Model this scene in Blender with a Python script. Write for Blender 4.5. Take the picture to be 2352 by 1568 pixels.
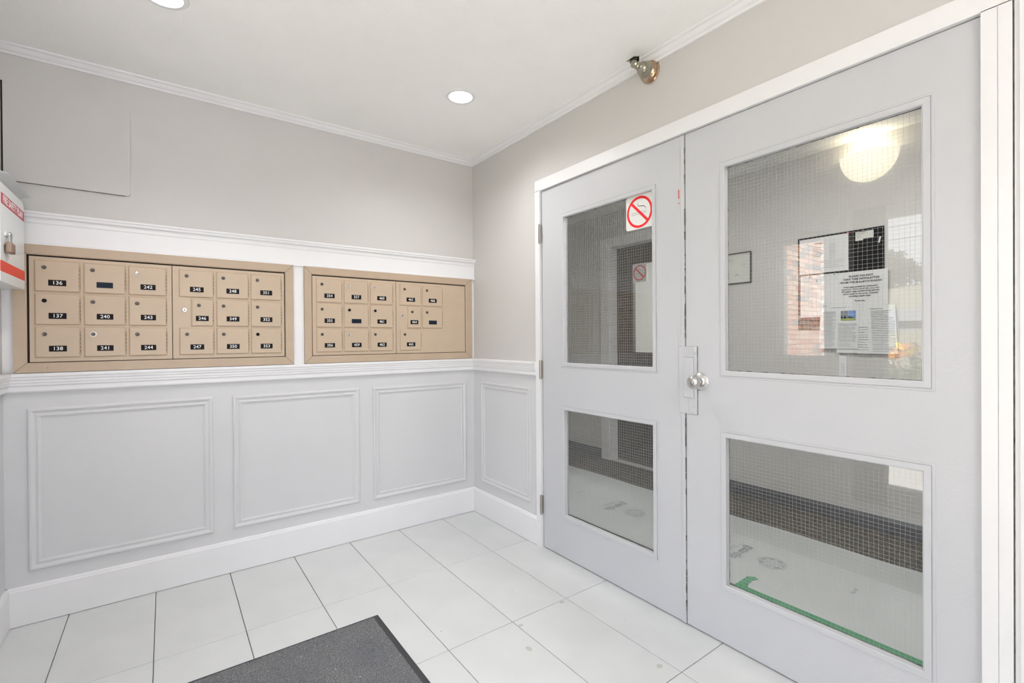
import bpy, bmesh, math, random
from mathutils import Vector, Matrix
random.seed(7)
C = bpy.context.scene.collection
for o in list(bpy.data.objects): bpy.data.objects.remove(o)

# ------------------------------------------------------------------ camera
YAW, PITCH, ROLL = 0.63178, -0.0043, -0.00661
cam_d = bpy.data.cameras.new('camera'); cam = bpy.data.objects.new('camera', cam_d); C.objects.link(cam)
cam_d.sensor_width = 36; cam_d.lens = 36*1089.098/2352; cam_d.clip_start = 0.02; cam_d.clip_end = 400
F = Vector((math.sin(YAW)*math.cos(PITCH), math.cos(YAW)*math.cos(PITCH), math.sin(PITCH)))
R0 = Vector((math.cos(YAW), -math.sin(YAW), 0)); U0 = R0.cross(F)
R = R0*math.cos(ROLL)+U0*math.sin(ROLL); U = -R0*math.sin(ROLL)+U0*math.cos(ROLL)
M = Matrix((R, U, -F)).transposed().to_4x4(); M.translation = (-1.74085, -2.83453, 1.19)
cam.matrix_world = M
bpy.context.scene.camera = cam
# ------------------------------------------------------------------ world, sun, lights, exposure
sc = bpy.context.scene
sc.view_settings.view_transform = 'Standard'; sc.view_settings.look = 'None'
sc.view_settings.gamma = 1; sc.view_settings.use_curve_mapping = False
sc.view_settings.exposure = 0.69
SKY = 3.35
w = bpy.data.worlds.new('sky'); sc.world = w; w.use_nodes = True
nt = w.node_tree; nt.nodes.clear()
out = nt.nodes.new('ShaderNodeOutputWorld'); bg = nt.nodes.new('ShaderNodeBackground')
tc = nt.nodes.new('ShaderNodeTexCoord'); nz = nt.nodes.new('ShaderNodeTexNoise'); rp = nt.nodes.new('ShaderNodeValToRGB')
nz.inputs['Scale'].default_value = 2.2; nz.inputs['Detail'].default_value = 4
rp.color_ramp.elements[0].color = (.84, .89, 1, 1); rp.color_ramp.elements[1].color = (.96, .965, 1, 1)
nt.links.new(tc.outputs['Generated'], nz.inputs['Vector']); nt.links.new(nz.outputs['Fac'], rp.inputs['Fac'])
nt.links.new(rp.outputs['Color'], bg.inputs['Color']); bg.inputs['Strength'].default_value = SKY
nt.links.new(bg.outputs[0], out.inputs[0])
def light(name, kind, loc, rot, energy, color=(1,1,1), **kw):
    d = bpy.data.lights.new(name, kind); d.energy = energy; d.color = color
    for k, v in kw.items(): setattr(d, k, v)
    o = bpy.data.objects.new(name, d); C.objects.link(o); o.location = loc; o.rotation_euler = rot
    return o
def aim(v): return Vector(v).to_track_quat('-Z', 'Y').to_euler()
light('sun', 'SUN', (0, 0, 9), aim((-.12, 1, -1.5)), 25, (1, .94, .90), angle=.01)
light('pot_lamp', 'SPOT', (-.52, -.738, 2.40), (0, 0, 0), 20, (1, .98, .97), spot_size=2.75, spot_blend=1, shadow_soft_size=.05)
light('pot_lamp', 'SPOT', (-1.736, -.738, 2.40), (0, 0, 0), 16, (1, .98, .96), spot_size=2.2, spot_blend=1, shadow_soft_size=.05)
light('ceiling_fill', 'AREA', (-1.15, -3.95, 1.95), (math.pi, 0, 0), 9, (1, .97, .94), shape='RECTANGLE', size=.9, size_y=.12)  # unseen light added behind the camera to brighten the ceiling
light('lobby_fill', 'AREA', (.95, -2.6, 2.38), (0, 0, 0), 2, (1, .97, .95), shape='RECTANGLE', size=.6, size_y=1.0)  # unseen light added to balance the lobby
light('lobby_wall_fill', 'AREA', (.48, -1.75, 2.41), (0, 0, 0), 15, (1, .975, .94), shape='RECTANGLE', size=.3, size_y=1.3)  # unseen light added to brighten the lobby wall evenly
light('corridor_fill', 'AREA', (2.7, -.1, 2.38), (0, 0, 0), 22, (.97, 1, .97), shape='RECTANGLE', size=.5, size_y=.5)  # unseen light added to brighten the corridor behind the inner door
sc.cycles.use_denoising = True
sc.cycles.max_bounces = 12; sc.cycles.diffuse_bounces = 6; sc.cycles.transparent_max_bounces = 16
sc.cycles.sample_clamp_indirect = 6

# ------------------------------------------------------------------ materials
def mat(name, col, rough=.5, metal=0, var=.0, vscale=8, bump=0, bscale=300, spec=.5, emit=None, es=0, col2=None, spots=None):
    m = bpy.data.materials.new(name); m.use_nodes = True; t = m.node_tree; b = t.nodes['Principled BSDF']
    b.inputs['Base Color'].default_value = (*col, 1); b.inputs['Roughness'].default_value = rough
    b.inputs['Metallic'].default_value = metal; b.inputs['Specular IOR Level'].default_value = spec
    if emit: b.inputs['Emission Color'].default_value = (*emit, 1); b.inputs['Emission Strength'].default_value = es
    if var or bump or spots:
        tcn = t.nodes.new('ShaderNodeTexCoord')
    if var:
        n = t.nodes.new('ShaderNodeTexNoise'); n.inputs['Scale'].default_value = vscale; n.inputs['Detail'].default_value = 5
        r = t.nodes.new('ShaderNodeValToRGB'); r.color_ramp.elements[0].position = .3; r.color_ramp.elements[1].position = .7
        c2 = col2 or tuple(max(0, c*(1-var)) for c in col)
        r.color_ramp.elements[0].color = (*c2, 1); r.color_ramp.elements[1].color = (*col, 1)
        t.links.new(tcn.outputs['Object'], n.inputs['Vector']); t.links.new(n.outputs['Fac'], r.inputs['Fac'])
        last = r.outputs['Color']
        if spots:
            sc_, th, scol = spots
            n2 = t.nodes.new('ShaderNodeTexNoise'); n2.inputs['Scale'].default_value = sc_; n2.inputs['Detail'].default_value = 1
            r2 = t.nodes.new('ShaderNodeValToRGB'); r2.color_ramp.elements[0].position = th; r2.color_ramp.elements[1].position = th+.03
            mx = t.nodes.new('ShaderNodeMix'); mx.data_type = 'RGBA'
            t.links.new(tcn.outputs['Object'], n2.inputs['Vector']); t.links.new(n2.outputs['Fac'], r2.inputs['Fac'])
            t.links.new(r2.outputs['Color'], mx.inputs['Factor']); t.links.new(last, mx.inputs['A']); mx.inputs['B'].default_value = (*scol, 1)
            last = mx.outputs['Result']
        t.links.new(last, b.inputs['Base Color'])
    if bump:
        n = t.nodes.new('ShaderNodeTexNoise'); n.inputs['Scale'].default_value = bscale; n.inputs['Detail'].default_value = 3
        bp = t.nodes.new('ShaderNodeBump'); bp.inputs['Strength'].default_value = bump; bp.inputs['Distance'].default_value = .002
        t.links.new(tcn.outputs['Object'], n.inputs['Vector']); t.links.new(n.outputs['Fac'], bp.inputs['Height'])
        t.links.new(bp.outputs['Normal'], b.inputs['Normal'])
    return m
def glass_mat(name, tint=(.93, .96, .94), base=.05):
    m = bpy.data.materials.new(name); m.use_nodes = True; t = m.node_tree; t.nodes.clear()
    o = t.nodes.new('ShaderNodeOutputMaterial'); mx = t.nodes.new('ShaderNodeMixShader')
    tr = t.nodes.new('ShaderNodeBsdfTransparent'); gl = t.nodes.new('ShaderNodeBsdfGlossy')
    tr.inputs['Color'].default_value = (*tint, 1); gl.inputs['Roughness'].default_value = .0
    ge = t.nodes.new('ShaderNodeNewGeometry'); dt = t.nodes.new('ShaderNodeVectorMath'); dt.operation = 'DOT_PRODUCT'
    ab = t.nodes.new('ShaderNodeMath'); ab.operation = 'ABSOLUTE'
    sb = t.nodes.new('ShaderNodeMath'); sb.operation = 'SUBTRACT'; sb.inputs[0].default_value = 1
    pw = t.nodes.new('ShaderNodeMath'); pw.operation = 'POWER'; pw.inputs[1].default_value = 5
    ma = t.nodes.new('ShaderNodeMath'); ma.operation = 'MULTIPLY_ADD'; ma.inputs[1].default_value = 1-base; ma.inputs[2].default_value = base
    t.links.new(ge.outputs['Incoming'], dt.inputs[0]); t.links.new(ge.outputs['Normal'], dt.inputs[1])
    t.links.new(dt.outputs['Value'], ab.inputs[0]); t.links.new(ab.outputs[0], sb.inputs[1]); t.links.new(sb.outputs[0], pw.inputs[0])
    t.links.new(pw.outputs[0], ma.inputs[0]); t.links.new(ma.outputs[0], mx.inputs[0])
    t.links.new(tr.outputs[0], mx.inputs[1]); t.links.new(gl.outputs[0], mx.inputs[2]); t.links.new(mx.outputs[0], o.inputs[0])
    return m
WALL = mat('wall_paint', (.59, .574, .566), .55, bump=.12, bscale=180, var=.02, vscale=3)
WALL_DAYLIT = mat('wall_paint_daylit', (.635, .637, .655), .5, bump=.1, bscale=160, var=.02, vscale=3)  # same grey as wall_paint; bluish daylight on the lower wall put into colour
DOOR = mat('door_paint', (.54, .547, .577), .38, bump=.25, bscale=90, var=.02, vscale=4)
TRIM = mat('trim_paint', (.785, .783, .80), .38, bump=.06, bscale=60, var=.015)
CEIL = mat('ceiling_paint', (.93, .922, .912), .9, bump=.8, bscale=220, var=.02)
TILE = mat('porcelain_tile', (.655, .668, .67), .28, var=.07, vscale=5, bump=.05, bscale=40, spots=(23, .76, (.56, .545, .51)))
DRIP = mat('dried_drip', (.50, .485, .45), .5)
GROUT = mat('grout', (.30, .29, .28), .9)
TAN = mat('tan_enamel', (.54, .425, .315), .42, var=.07, vscale=14, bump=.05, bscale=80)
TANF = mat('tan_enamel_frame', (.49, .38, .28), .45, var=.08, vscale=10, bump=.05, bscale=80)
RIM = mat('grime_shade_rim', (.40, .29, .20), .6, var=.35, vscale=18, col2=(.52, .41, .30))  # grime and the shade of the recess round each door, in one brown
HINGE = mat('grimy_hinge', (.17, .11, .07), .7)
BLACK = mat('black', (.012, .012, .013), .6, spec=.12)
DARKGAP = mat('dark_gap', (.02, .014, .01), .9)
PLATE = mat('engraved_plate', (.014, .012, .013), .5, spec=.12)
PLATE_BLUE = mat('worn_plate', (.012, .020, .035), .5, spec=.15)
WHITEINK = mat('white_ink', (.85, .85, .85), .6)
STEEL = mat('satin_steel', (.62, .61, .60), .27, 1, bump=.05, bscale=400)
DSTEEL = mat('dark_steel', (.12, .11, .10), .4, .8)
BRASS = mat('aged_brass', (.60, .48, .38), .2, 1, var=.35, vscale=22, col2=(.38, .21, .12))
NICKEL = mat('tarnished_nickel', (.45, .43, .34), .22, 1, var=.3, vscale=40)
BOXW = mat('white_enamel_box', (.74, .76, .77), .3)
RED = mat('red_band', (.78, .045, .025), .45)
MAROON = mat('maroon_label', (.50, .045, .07), .5)
SIGNRED = mat('sign_red', (.85, .01, .02), .4)
PAPER = mat('paper', (.74, .745, .75), .8, var=.03)
PAPER2 = mat('paper_cream', (.70, .70, .65), .8)
INK = mat('ink', (.10, .10, .12), .8)
GREYINK = mat('grey_ink', (.33, .34, .37), .8)
MATR = mat('rubber', (.045, .045, .05), .7)
SHEET = mat('floor_protection', (.51, .535, .535), .42, var=.06, vscale=3, bump=.3, bscale=9)
SHEETINK = mat('sheet_ink', (.22, .24, .27), .7)
TAPE = mat('green_tape', (.07, .30, .15), .5, var=.1, vscale=12)
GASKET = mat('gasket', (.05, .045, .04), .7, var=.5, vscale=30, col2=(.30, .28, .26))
WIREM = mat('wire', (.46, .46, .455), .5)
GLASS = glass_mat('wired_glass', (.965, .972, .968), .045)
GLASS2 = glass_mat('clear_glass', (.97, .98, .98), .04)
LOBWALL = mat('lobby_wall_paint', (.62, .605, .59), .55, bump=.1, bscale=180)
TAUPE = mat('taupe_door_paint', (.13, .115, .105), .5)
COVE = mat('cove_base', (.15, .155, .17), .5)
EMW = mat('lamp_disc', (1, 1, 1), .5, emit=(1, .97, .93), es=5)
BOWL = mat('lit_alabaster', (.9, .86, .7), .5, emit=(1, .93, .74), es=.46)

# carpet materials
def carpet_mat(name, c1, c2, scale):
    m = bpy.data.materials.new(name); m.use_nodes = True; t = m.node_tree; b = t.nodes['Principled BSDF']
    b.inputs['Roughness'].default_value = 1; b.inputs['Specular IOR Level'].default_value = .1
    tcn = t.nodes.new('ShaderNodeTexCoord')
    def noise(s, d=4):
        n = t.nodes.new('ShaderNodeTexNoise'); n.inputs['Scale'].default_value = s; n.inputs['Detail'].default_value = d
        t.links.new(tcn.outputs['Object'], n.inputs['Vector']); return n
    a, bb = noise(scale, 6), noise(7, 3)
    r = t.nodes.new('ShaderNodeValToRGB'); r.color_ramp.elements[0].position = .36; r.color_ramp.elements[1].position = .66
    r.color_ramp.elements[0].color = (*c1, 1); r.color_ramp.elements[1].color = (*c2, 1)
    t.links.new(a.outputs['Fac'], r.inputs['Fac'])
    r2 = t.nodes.new('ShaderNodeValToRGB'); r2.color_ramp.elements[0].color = (.70, .74, .80, 1); r2.color_ramp.elements[1].color = (1.1, 1.05, 1, 1)
    t.links.new(bb.outputs['Fac'], r2.inputs['Fac'])
    mx = t.nodes.new('ShaderNodeMix'); mx.data_type = 'RGBA'; mx.blend_type = 'MULTIPLY'; mx.inputs['Factor'].default_value = 1
    t.links.new(r.outputs['Color'], mx.inputs['A']); t.links.new(r2.outputs['Color'], mx.inputs['B'])
    t.links.new(mx.outputs['Result'], b.inputs['Base Color'])
    return m
CARPET = carpet_mat('entrance_carpet', (.11, .115, .12), (.27, .275, .28), 260)
CARPET2 = carpet_mat('lobby_carpet', (.07, .068, .06), (.24, .225, .20), 150)
# brick texture for the plain stretches of wall beyond the built bricks
BRK = [mat('brick_red', (.66, .32, .24), .9, var=.25, vscale=9), mat('brick_orange', (.72, .42, .30), .9, var=.2, vscale=9),
       mat('brick_grey', (.36, .31, .30), .9, var=.2, vscale=9), mat('brick_pink', (.75, .52, .43), .9, var=.2, vscale=9)]
MORTAR = mat('mortar', (.78, .72, .66), .95)
GRASS = mat('dry_grass', (.27, .265, .19), 1, var=.35, vscale=.6, bump=.6, bscale=20)
ROAD = mat('asphalt', (.24, .255, .28), .9, var=.12, vscale=1)
CONC = mat('sun_blocker_grey', (.62, .62, .61), .9, var=.1, vscale=3)
LEAF = mat('leaf_green', (.10, .17, .05), .8, var=.3, vscale=3)
LEAFD = mat('leaf_dark', (.07, .09, .05), .9, var=.3, vscale=1)
BARK = mat('bark', (.12, .08, .05), .9, var=.3, vscale=10)

# ------------------------------------------------------------------ helpers
ORI = {}
def tag(o, label=None, cat=None, group=None, kind=None):
    if label: o['label'] = label
    if cat: o['category'] = cat
    if group: o['group'] = group
    if kind: o['kind'] = kind
    return o
def empty(name, loc, label=None, cat=None, group=None, kind=None):
    o = bpy.data.objects.new(name, None); C.objects.link(o); o.location = loc; o.empty_display_size = .05
    ORI[o] = Vector(loc); return tag(o, label, cat, group, kind)
def obj(name, bm, mats, parent=None, origin=None, smooth=False, **kw):
    """link a bmesh given in world coordinates as one mesh object"""
    if origin is None:
        if bm.verts:
            lo = Vector([min(v.co[i] for v in bm.verts) for i in range(3)]); hi = Vector([max(v.co[i] for v in bm.verts) for i in range(3)])
            origin = (lo+hi)/2
        else: origin = Vector((0, 0, 0))
    origin = Vector(origin)
    for v in bm.verts: v.co -= origin
    bmesh.ops.recalc_face_normals(bm, faces=bm.faces)
    me = bpy.data.meshes.new(name); bm.to_mesh(me); bm.free()
    for m in (mats if isinstance(mats, (list, tuple)) else [mats]): me.materials.append(m)
    if smooth:
        for p in me.polygons: p.use_smooth = True
        me.set_sharp_from_angle(angle=math.radians(35)) if hasattr(me, 'set_sharp_from_angle') else None
    return link(name, me, parent, origin, **kw)
def link(name, me, parent, origin, label=None, cat=None, group=None, kind=None):
    o = bpy.data.objects.new(name, me); C.objects.link(o); ORI[o] = Vector(origin)
    if parent is not None: o.parent = parent; o.location = Vector(origin)-ORI[parent]
    else: o.location = origin
    return tag(o, label, cat, group, kind)
def B(): return bmesh.new()
def box(bm, x0, x1, y0, y1, z0, z1, bev=0, mi=0, seg=1):
    x0, x1 = sorted((x0, x1)); y0, y1 = sorted((y0, y1)); z0, z1 = sorted((z0, z1))
    g = bmesh.ops.create_cube(bm, size=1)
    vs = g['verts']
    for v in vs: v.co = Vector(((x0+x1)/2+v.co.x*(x1-x0), (y0+y1)/2+v.co.y*(y1-y0), (z0+z1)/2+v.co.z*(z1-z0)))
    fs = set(f for v in vs for f in v.link_faces)
    if bev:
        es = set(e for v in vs for e in v.link_edges)
        r = bmesh.ops.bevel(bm, geom=list(es), offset=bev, segments=seg, affect='EDGES', profile=.6)
        fs |= set(r['faces'])
    for f in fs:
        if f.is_valid: f.material_index = mi
    return bm
def bx(*a, **k): return box(B(), *a, **k)
def prism(bm, pts, axis, a, b, mi=0, miter=(0, 0)):
    """extrude 2-D profile pts along an axis from a to b. pts in the plane of the two other axes (in xyz order).
    miter: shift of the end coordinate per unit of the first profile coordinate."""
    rings = []
    for k, t in enumerate((a, b)):
        ring = []
        for p in pts:
            tt = t+miter[k]*p[0]
            co = {'X': (tt, p[0], p[1]), 'Y': (p[0], tt, p[1]), 'Z': (p[0], p[1], tt)}[axis]
            ring.append(bm.verts.new(co))
        rings.append(ring)
    n = len(pts)
    fs = [bm.faces.new((rings[0][i], rings[0][(i+1) % n], rings[1][(i+1) % n], rings[1][i])) for i in range(n)]
    fs += [bm.faces.new(rings[0]), bm.faces.new(rings[1])]
    for f in fs: f.material_index = mi
    return bm
def lathe(bm, prof, origin, axis, n=28, mi=0, cap=True):
    """prof: (radius, distance along axis)"""
    ax = Vector(axis).normalized(); u = ax.orthogonal().normalized(); v = ax.cross(u); o = Vector(origin)
    rings = []
    for r, d in prof:
        if r < 1e-6: rings.append([bm.verts.new(o+ax*d)])
        else: rings.append([bm.verts.new(o+ax*d+(u*math.cos(2*math.pi*i/n)+v*math.sin(2*math.pi*i/n))*r) for i in range(n)])
    for a, b in zip(rings, rings[1:]):
        for i in range(n):
            j = (i+1) % n
            if len(a) == 1 and len(b) == 1: continue
            if len(a) == 1: f = bm.faces.new((a[0], b[i], b[j]))
            elif len(b) == 1: f = bm.faces.new((a[i], a[j], b[0]))
            else: f = bm.faces.new((a[i], a[j], b[j], b[i]))
            f.material_index = mi
    if cap:
        for rg in (rings[0], rings[-1]):
            if len(rg) > 2: bm.faces.new(rg).material_index = mi
    return bm
def tube(bm, pts, r, n=8, mi=0):
    pts = [Vector(p) for p in pts]; rings = []
    for i, p in enumerate(pts):
        d = (pts[min(i+1, len(pts)-1)]-pts[max(i-1, 0)]).normalized()
        if i == 0: u = d.orthogonal().normalized()
        else: u = (u-d*u.dot(d)).normalized()
        v = d.cross(u)
        rings.append([bm.verts.new(p+(u*math.cos(2*math.pi*k/n)+v*math.sin(2*math.pi*k/n))*r) for k in range(n)])
    for a, b in zip(rings, rings[1:]):
        for k in range(n): bm.faces.new((a[k], a[(k+1) % n], b[(k+1) % n], b[k])).material_index = mi
    bm.faces.new(rings[0]).material_index = mi; bm.faces.new(rings[-1]).material_index = mi
    return bm
_tc = {}
def text_verts(s, size, align='CENTER', bold=0.0, spacing=1.0):
    """list of triangles/polys of a text in its own xy plane (centred on x)"""
    key = (s, size, align, bold, spacing)
    if key in _tc: return _tc[key]
    cu = bpy.data.curves.new('txt', 'FONT'); cu.body = s; cu.size = size; cu.align_x = align; cu.offset = bold; cu.space_character = spacing
    cu.align_y = 'CENTER'; cu.resolution_u = 3; cu.extrude = .0002
    o = bpy.data.objects.new('txt', cu); C.objects.link(o)
    dg = bpy.context.evaluated_depsgraph_get(); me = bpy.data.meshes.new_from_object(o.evaluated_get(dg))
    r = ([v.co.copy() for v in me.vertices], [list(p.vertices) for p in me.polygons])
    bpy.data.objects.remove(o); bpy.data.curves.remove(cu); bpy.data.meshes.remove(me)
    _tc[key] = r; return r
def text(bm, s, size, pos, ux, uy, mi=0, sx=1, **k):
    vs, fs = text_verts(s, size, **k); ux = Vector(ux); uy = Vector(uy); uz = ux.cross(uy); p = Vector(pos)
    nv = [bm.verts.new(p+ux*v.x*sx+uy*v.y+uz*v.z) for v in vs]
    for f in fs:
        try: bm.faces.new([nv[i] for i in f]).material_index = mi
        except ValueError: pass
    return bm
def flatpoly(bm, pts, nrm, th, mi=0):
    """thin slab from a 3-D polygon"""
    nrm = Vector(nrm)*th; a = [bm.verts.new(p) for p in pts]; b = [bm.verts.new(Vector(p)+nrm) for p in pts]
    n = len(pts); fs = [bm.faces.new(a), bm.faces.new(b)]
    fs += [bm.faces.new((a[i], a[(i+1) % n], b[(i+1) % n], b[i])) for i in range(n)]
    for f in fs: f.material_index = mi
    return bm

ZC = 2.425      # ceiling
XS = -2.285     # face of the side wall at the left edge
YF = -4.2       # wall behind the camera
# ------------------------------------------------------------------ structure
floor = obj('floor', bx(XS-.1, .02, YF-.1, .1, -.12, -.0095), GROUT, kind='structure')
tx = [XS] + [-.262-.3045*i for i in range(6, -1, -1)] + [.03]
ty = [0] + [-.618-.604*i for i in range(0, 6)]; ty = [t for t in ty if t > YF] + [YF]
shared = {}
for i in range(len(tx)-1):
    for j in range(len(ty)-1):
        a, b, c, d = tx[i], tx[i+1], ty[j+1], ty[j]
        g = .0014; wd, hd = round(b-a-2*g, 4), round(d-c-2*g, 4)
        if (wd, hd) not in shared:
            bm = bx(-wd/2, wd/2, -hd/2, hd/2, -.0095, 0, bev=.0012)
            me = bpy.data.meshes.new('tile'); bmesh.ops.recalc_face_normals(bm, faces=bm.faces); bm.to_mesh(me); bm.free(); me.materials.append(TILE); shared[(wd, hd)] = me
        link('tile', shared[(wd, hd)], floor, ((a+b)/2, (c+d)/2, random.uniform(-.0003, 0)))
obj('floor_lobby', bx(.02, 3.6, YF-.1, 1.42, -.12, -.004), CONC, kind='structure')
obj('ceiling', bx(XS-.12, 3.6, YF-.12, 1.42, ZC, ZC+.12), CEIL, kind='structure')
# small dried drips on the tiles
for x, y, a_, b_ in ((-.555, -1.262, .012, .009), (-.30, -1.235, .013, .008), (-.62, -1.40, .010, .016), (-.30, -1.76, .013, .010), (-.84, -1.10, .004, .004), (-.18, -1.50, .003, .003), (-.42, -1.02, .003, .004)):
    bm = B(); lathe(bm, [(.9, 0), (1, .5), (.8, 1), (0, 1)], (0, 0, 0), (0, 0, 1), n=14)
    for v in bm.verts: v.co = Vector((x+v.co.x*a_, y+v.co.y*b_, -.0001+v.co.z*.0006))
    obj('dried_drip', bm, DRIP, parent=floor)
# mailbox wall, lower part in the same grey with bluish daylight put in
bm = B(); box(bm, XS-.12, .12, 0, .14, 1.0, ZC, mi=0); box(bm, XS-.12, .12, 0, .14, -.05, 1.0, mi=1)
wall_left = obj('wall_left', bm, [WALL, WALL_DAYLIT], kind='structure')
# door wall with opening
DY0, DY1, DZ = -.7035, -2.6155, 2.098
bm = B()
for z0, z1, mi in ((-.05, 1.0, 1), (1.0, ZC, 0)): box(bm, 0, .12, DY0, 0, z0, z1, mi=mi)
box(bm, 0, .12, DY1, DY0, DZ, ZC); box(bm, 0, .12, YF-.1, DY1, -.05, ZC)
obj('wall_right', bm, [WALL, WALL_DAYLIT], kind='structure')
# side wall (left edge of the view): window Y -1.04..-1.312, glazed door opening -1.62..-2.68
bm = B(); s0, s1 = XS-.14, XS
box(bm, s0, s1, -.985, 0, 1.0, ZC); box(bm, s0, s1, -.985, 0, -.05, 1.0, mi=1)
box(bm, s0, s1, -1.312, -.985, -.05, 1.035); box(bm, s0, s1, -1.312, -.985, 1.958, ZC)
box(bm, s0, s1, -1.50, -1.312, -.05, ZC); box(bm, s0, s1, -2.70, -1.50, 2.12, ZC); box(bm, s0, s1, YF-.1, -2.70, -.05, ZC)
obj('wall_side', bm, [WALL, WALL_DAYLIT], kind='structure')
bm = B(); f0, f1 = YF-.14, YF
box(bm, XS, -2.15, f0, f1, -.05, ZC); box(bm, -1.15, 0, f0, f1, -.05, ZC); box(bm, -2.15, -1.15, f0, f1, 2.1, ZC); box(bm, -2.15, -1.15, f0, f1, -.05, .25)
obj('wall_front', bm, [WALL], kind='structure')
# lobby walls
LX = 1.78
LD0, LD1, LDZ = .354, -.56, 2.08
bm = B(); box(bm, LX, LX+.11, LD0, 1.42, -.05, ZC); box(bm, LX, LX+.11, LD1, LD0, LDZ, ZC); box(bm, LX, LX+.11, YF-.1, LD1, -.05, ZC)
obj('wall_lobby', bm, LOBWALL, kind='structure')
obj('wall_lobby_end', bx(.12, LX+.11, 1.3, 1.42, -.05, ZC), LOBWALL, kind='structure')
obj('wall_lobby_front', bx(.12, LX+.11, YF-.14, YF, -.05, ZC), LOBWALL, kind='structure')
obj('wall_lobby_near', bx(.12, .14, .14, 1.3, -.05, ZC), LOBWALL, kind='structure')
bm = B(); box(bm, 3.2, 3.3, -1.5, 1.42, -.05, ZC); box(bm, LX+.11, 3.3, -1.6, -1.5, -.05, ZC); box(bm, LX+.11, 3.3, 1.3, 1.42, -.05, ZC)
obj('wall_corridor', bm, LOBWALL, kind='structure')

# ---- trims
def run(name, prof_out, parts, material=TRIM):
    """profile (distance from wall, z); parts list of ('L'|'R'|'S', a, b, miter_a, miter_b)"""
    for nm, wl, a, b, ma, mb in parts:
        bm = B()
        if wl == 'L': prism(bm, [(-d, z) for d, z in prof_out], 'X', a, b, miter=(-ma, mb))
        elif wl == 'R': prism(bm, [(-d, z) for d, z in prof_out], 'Y', a, b, miter=(-ma, mb))
        elif wl == 'S': prism(bm, [(XS+d, z) for d, z in prof_out], 'Y', a, b)
        obj(nm, bm, material, kind='structure')
# crown
crown = [(0, 2.3916), (.010, 2.3916), (.013, 2.398), (.024, 2.404), (.034, 2.416), (.037, 2.4165), (.044, 2.4195), (.046, ZC), (0, ZC)]
run('trim', crown, [('trim_1', 'L', XS, 0, 0, 1), ('trim_2', 'R', YF, 0, 0, 1)])
# cap trim above the mailboxes
cap = [(0, 1.604), (.024, 1.604), (.024, 1.612), (.018, 1.616), (.018, 1.695), (.021, 1.699), (.024, 1.716), (.034, 1.722), (.036, 1.731), (.040, 1.734), (.040, 1.741), (.036, 1.744), (0, 1.744)]
run('trim', cap, [('trim_3', 'L', XS, -.001, 0, 0)])
# chair rail
rail = [(0, .980), (.012, .980), (.015, .986), (.015, 1.004), (.020, 1.010), (.020, 1.018), (.023, 1.021), (.023, 1.031), (.027, 1.035), (.027, 1.043), (.031, 1.047), (.031, 1.056), (.028, 1.060), (0, 1.060)]
run('trim', rail, [('trim_4', 'L', XS, 0, 0, 1), ('trim_5', 'R', DY0, 0, 0, 1), ('trim_6', 'S', -.98, 0, 0, 0)])
# baseboards
base = [(0, 0.002), (.015, .002), (.015, .148), (.012, .153), (.012, .157), (.007, .163), (0, .163)]
run('b', base, [('baseboard_left', 'L', XS, 0, 0, 1), ('baseboard_right', 'R', DY0, 0, 0, 1), ('baseboard_side', 'S', -1.50, 0, 0, 0)])
# white board around the mailboxes
obj('trim_7', bx(XS, -.0005, -.008, 0, 1.058, 1.606), TRIM, kind='structure')
obj('trim_8', bx(-1.169, -1.113, -.014, -.008, 1.059, 1.605, bev=.001), TRIM, kind='structure')
# wainscot picture-frame mouldings
def pframe(name, axis, a0, a1, z0, z1, wdt=.034, prof=None, material=WALL_DAYLIT, off=0, parent=None, kind='structure', pos=0):
    """mitred frame standing on wall (axis 'Y': in the plane y=pos protruding to -y; 'X': plane x=pos protruding to -x)"""
    prof = prof or [(0, 0), (0, .006), (.004, .009), (.010, .0092), (.019, .005), (.021, .004), (.027, .004), (.029, .0062), (.034, .0062), (.036, .004), (.041, .0025), (.041, 0)]
    cs = [(a0, z0), (a1, z0), (a1, z1), (a0, z1)]; dirs = [(1, 1), (-1, 1), (-1, -1), (1, -1)]
    bm = B(); rings = []
    for (a, z), (da, dz) in zip(cs, dirs):
        ring = []
        for u, h in prof:
            A, Z = a+da*u, z+dz*u
            ring.append(bm.verts.new((A, pos-h, Z) if axis == 'Y' else (pos-h, A, Z)))
        rings.append(ring)
    n = len(prof)
    for k in range(4):
        p, q = rings[k], rings[(k+1) % 4]
        for i in range(n): bm.faces.new((p[i], p[(i+1) % n], q[(i+1) % n], q[i]))
    return obj(name, bm, material, parent=parent, kind=kind)
pframe('trim_9', 'Y', -2.214, -1.549, .222, .910)
pframe('trim_10', 'Y', -1.460, -.805, .222, .905)
pframe('trim_11', 'Y', -.721, -.066, .220, .902)
pframe('trim_12', 'X', -.641, -.101, .225, .905)
# door frame (face stands slightly proud of the wall)
bm = B(); fx = -.012
prism(bm, [(fx, DY0), (fx, -.7445), (.030, -.7445), (.030, -.7525), (.12, -.7525), (.12, DY0)], 'Z', 0, 2.0385)
prism(bm, [(fx, -2.5575), (fx, -2.588), (fx+.003, -2.5885), (fx+.003, -2.5895), (fx, -2.590), (fx, DY1), (.12, DY1), (.12, -2.592), (.030, -2.592), (.030, -2.5575)], 'Z', 0, 2.0385)
box(bm, fx, .12, DY1, DY0, 2.0365, DZ, bev=.0)
obj('trim_13', bm, TRIM, kind='structure')
# neighbouring casing past a dark seam at the right edge
obj('trim_14', bx(-.008, 0, -2.6190, -2.6164, 0, ZC), GASKET, kind='structure')
bm = bx(-.012, 0, -2.628, -2.6191, 0, ZC-.001); box(bm, -.020, 0, -2.72, -2.628, 0, ZC-.001, bev=.001)
obj('trim_15', bm, TRIM, kind='structure')

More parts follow.
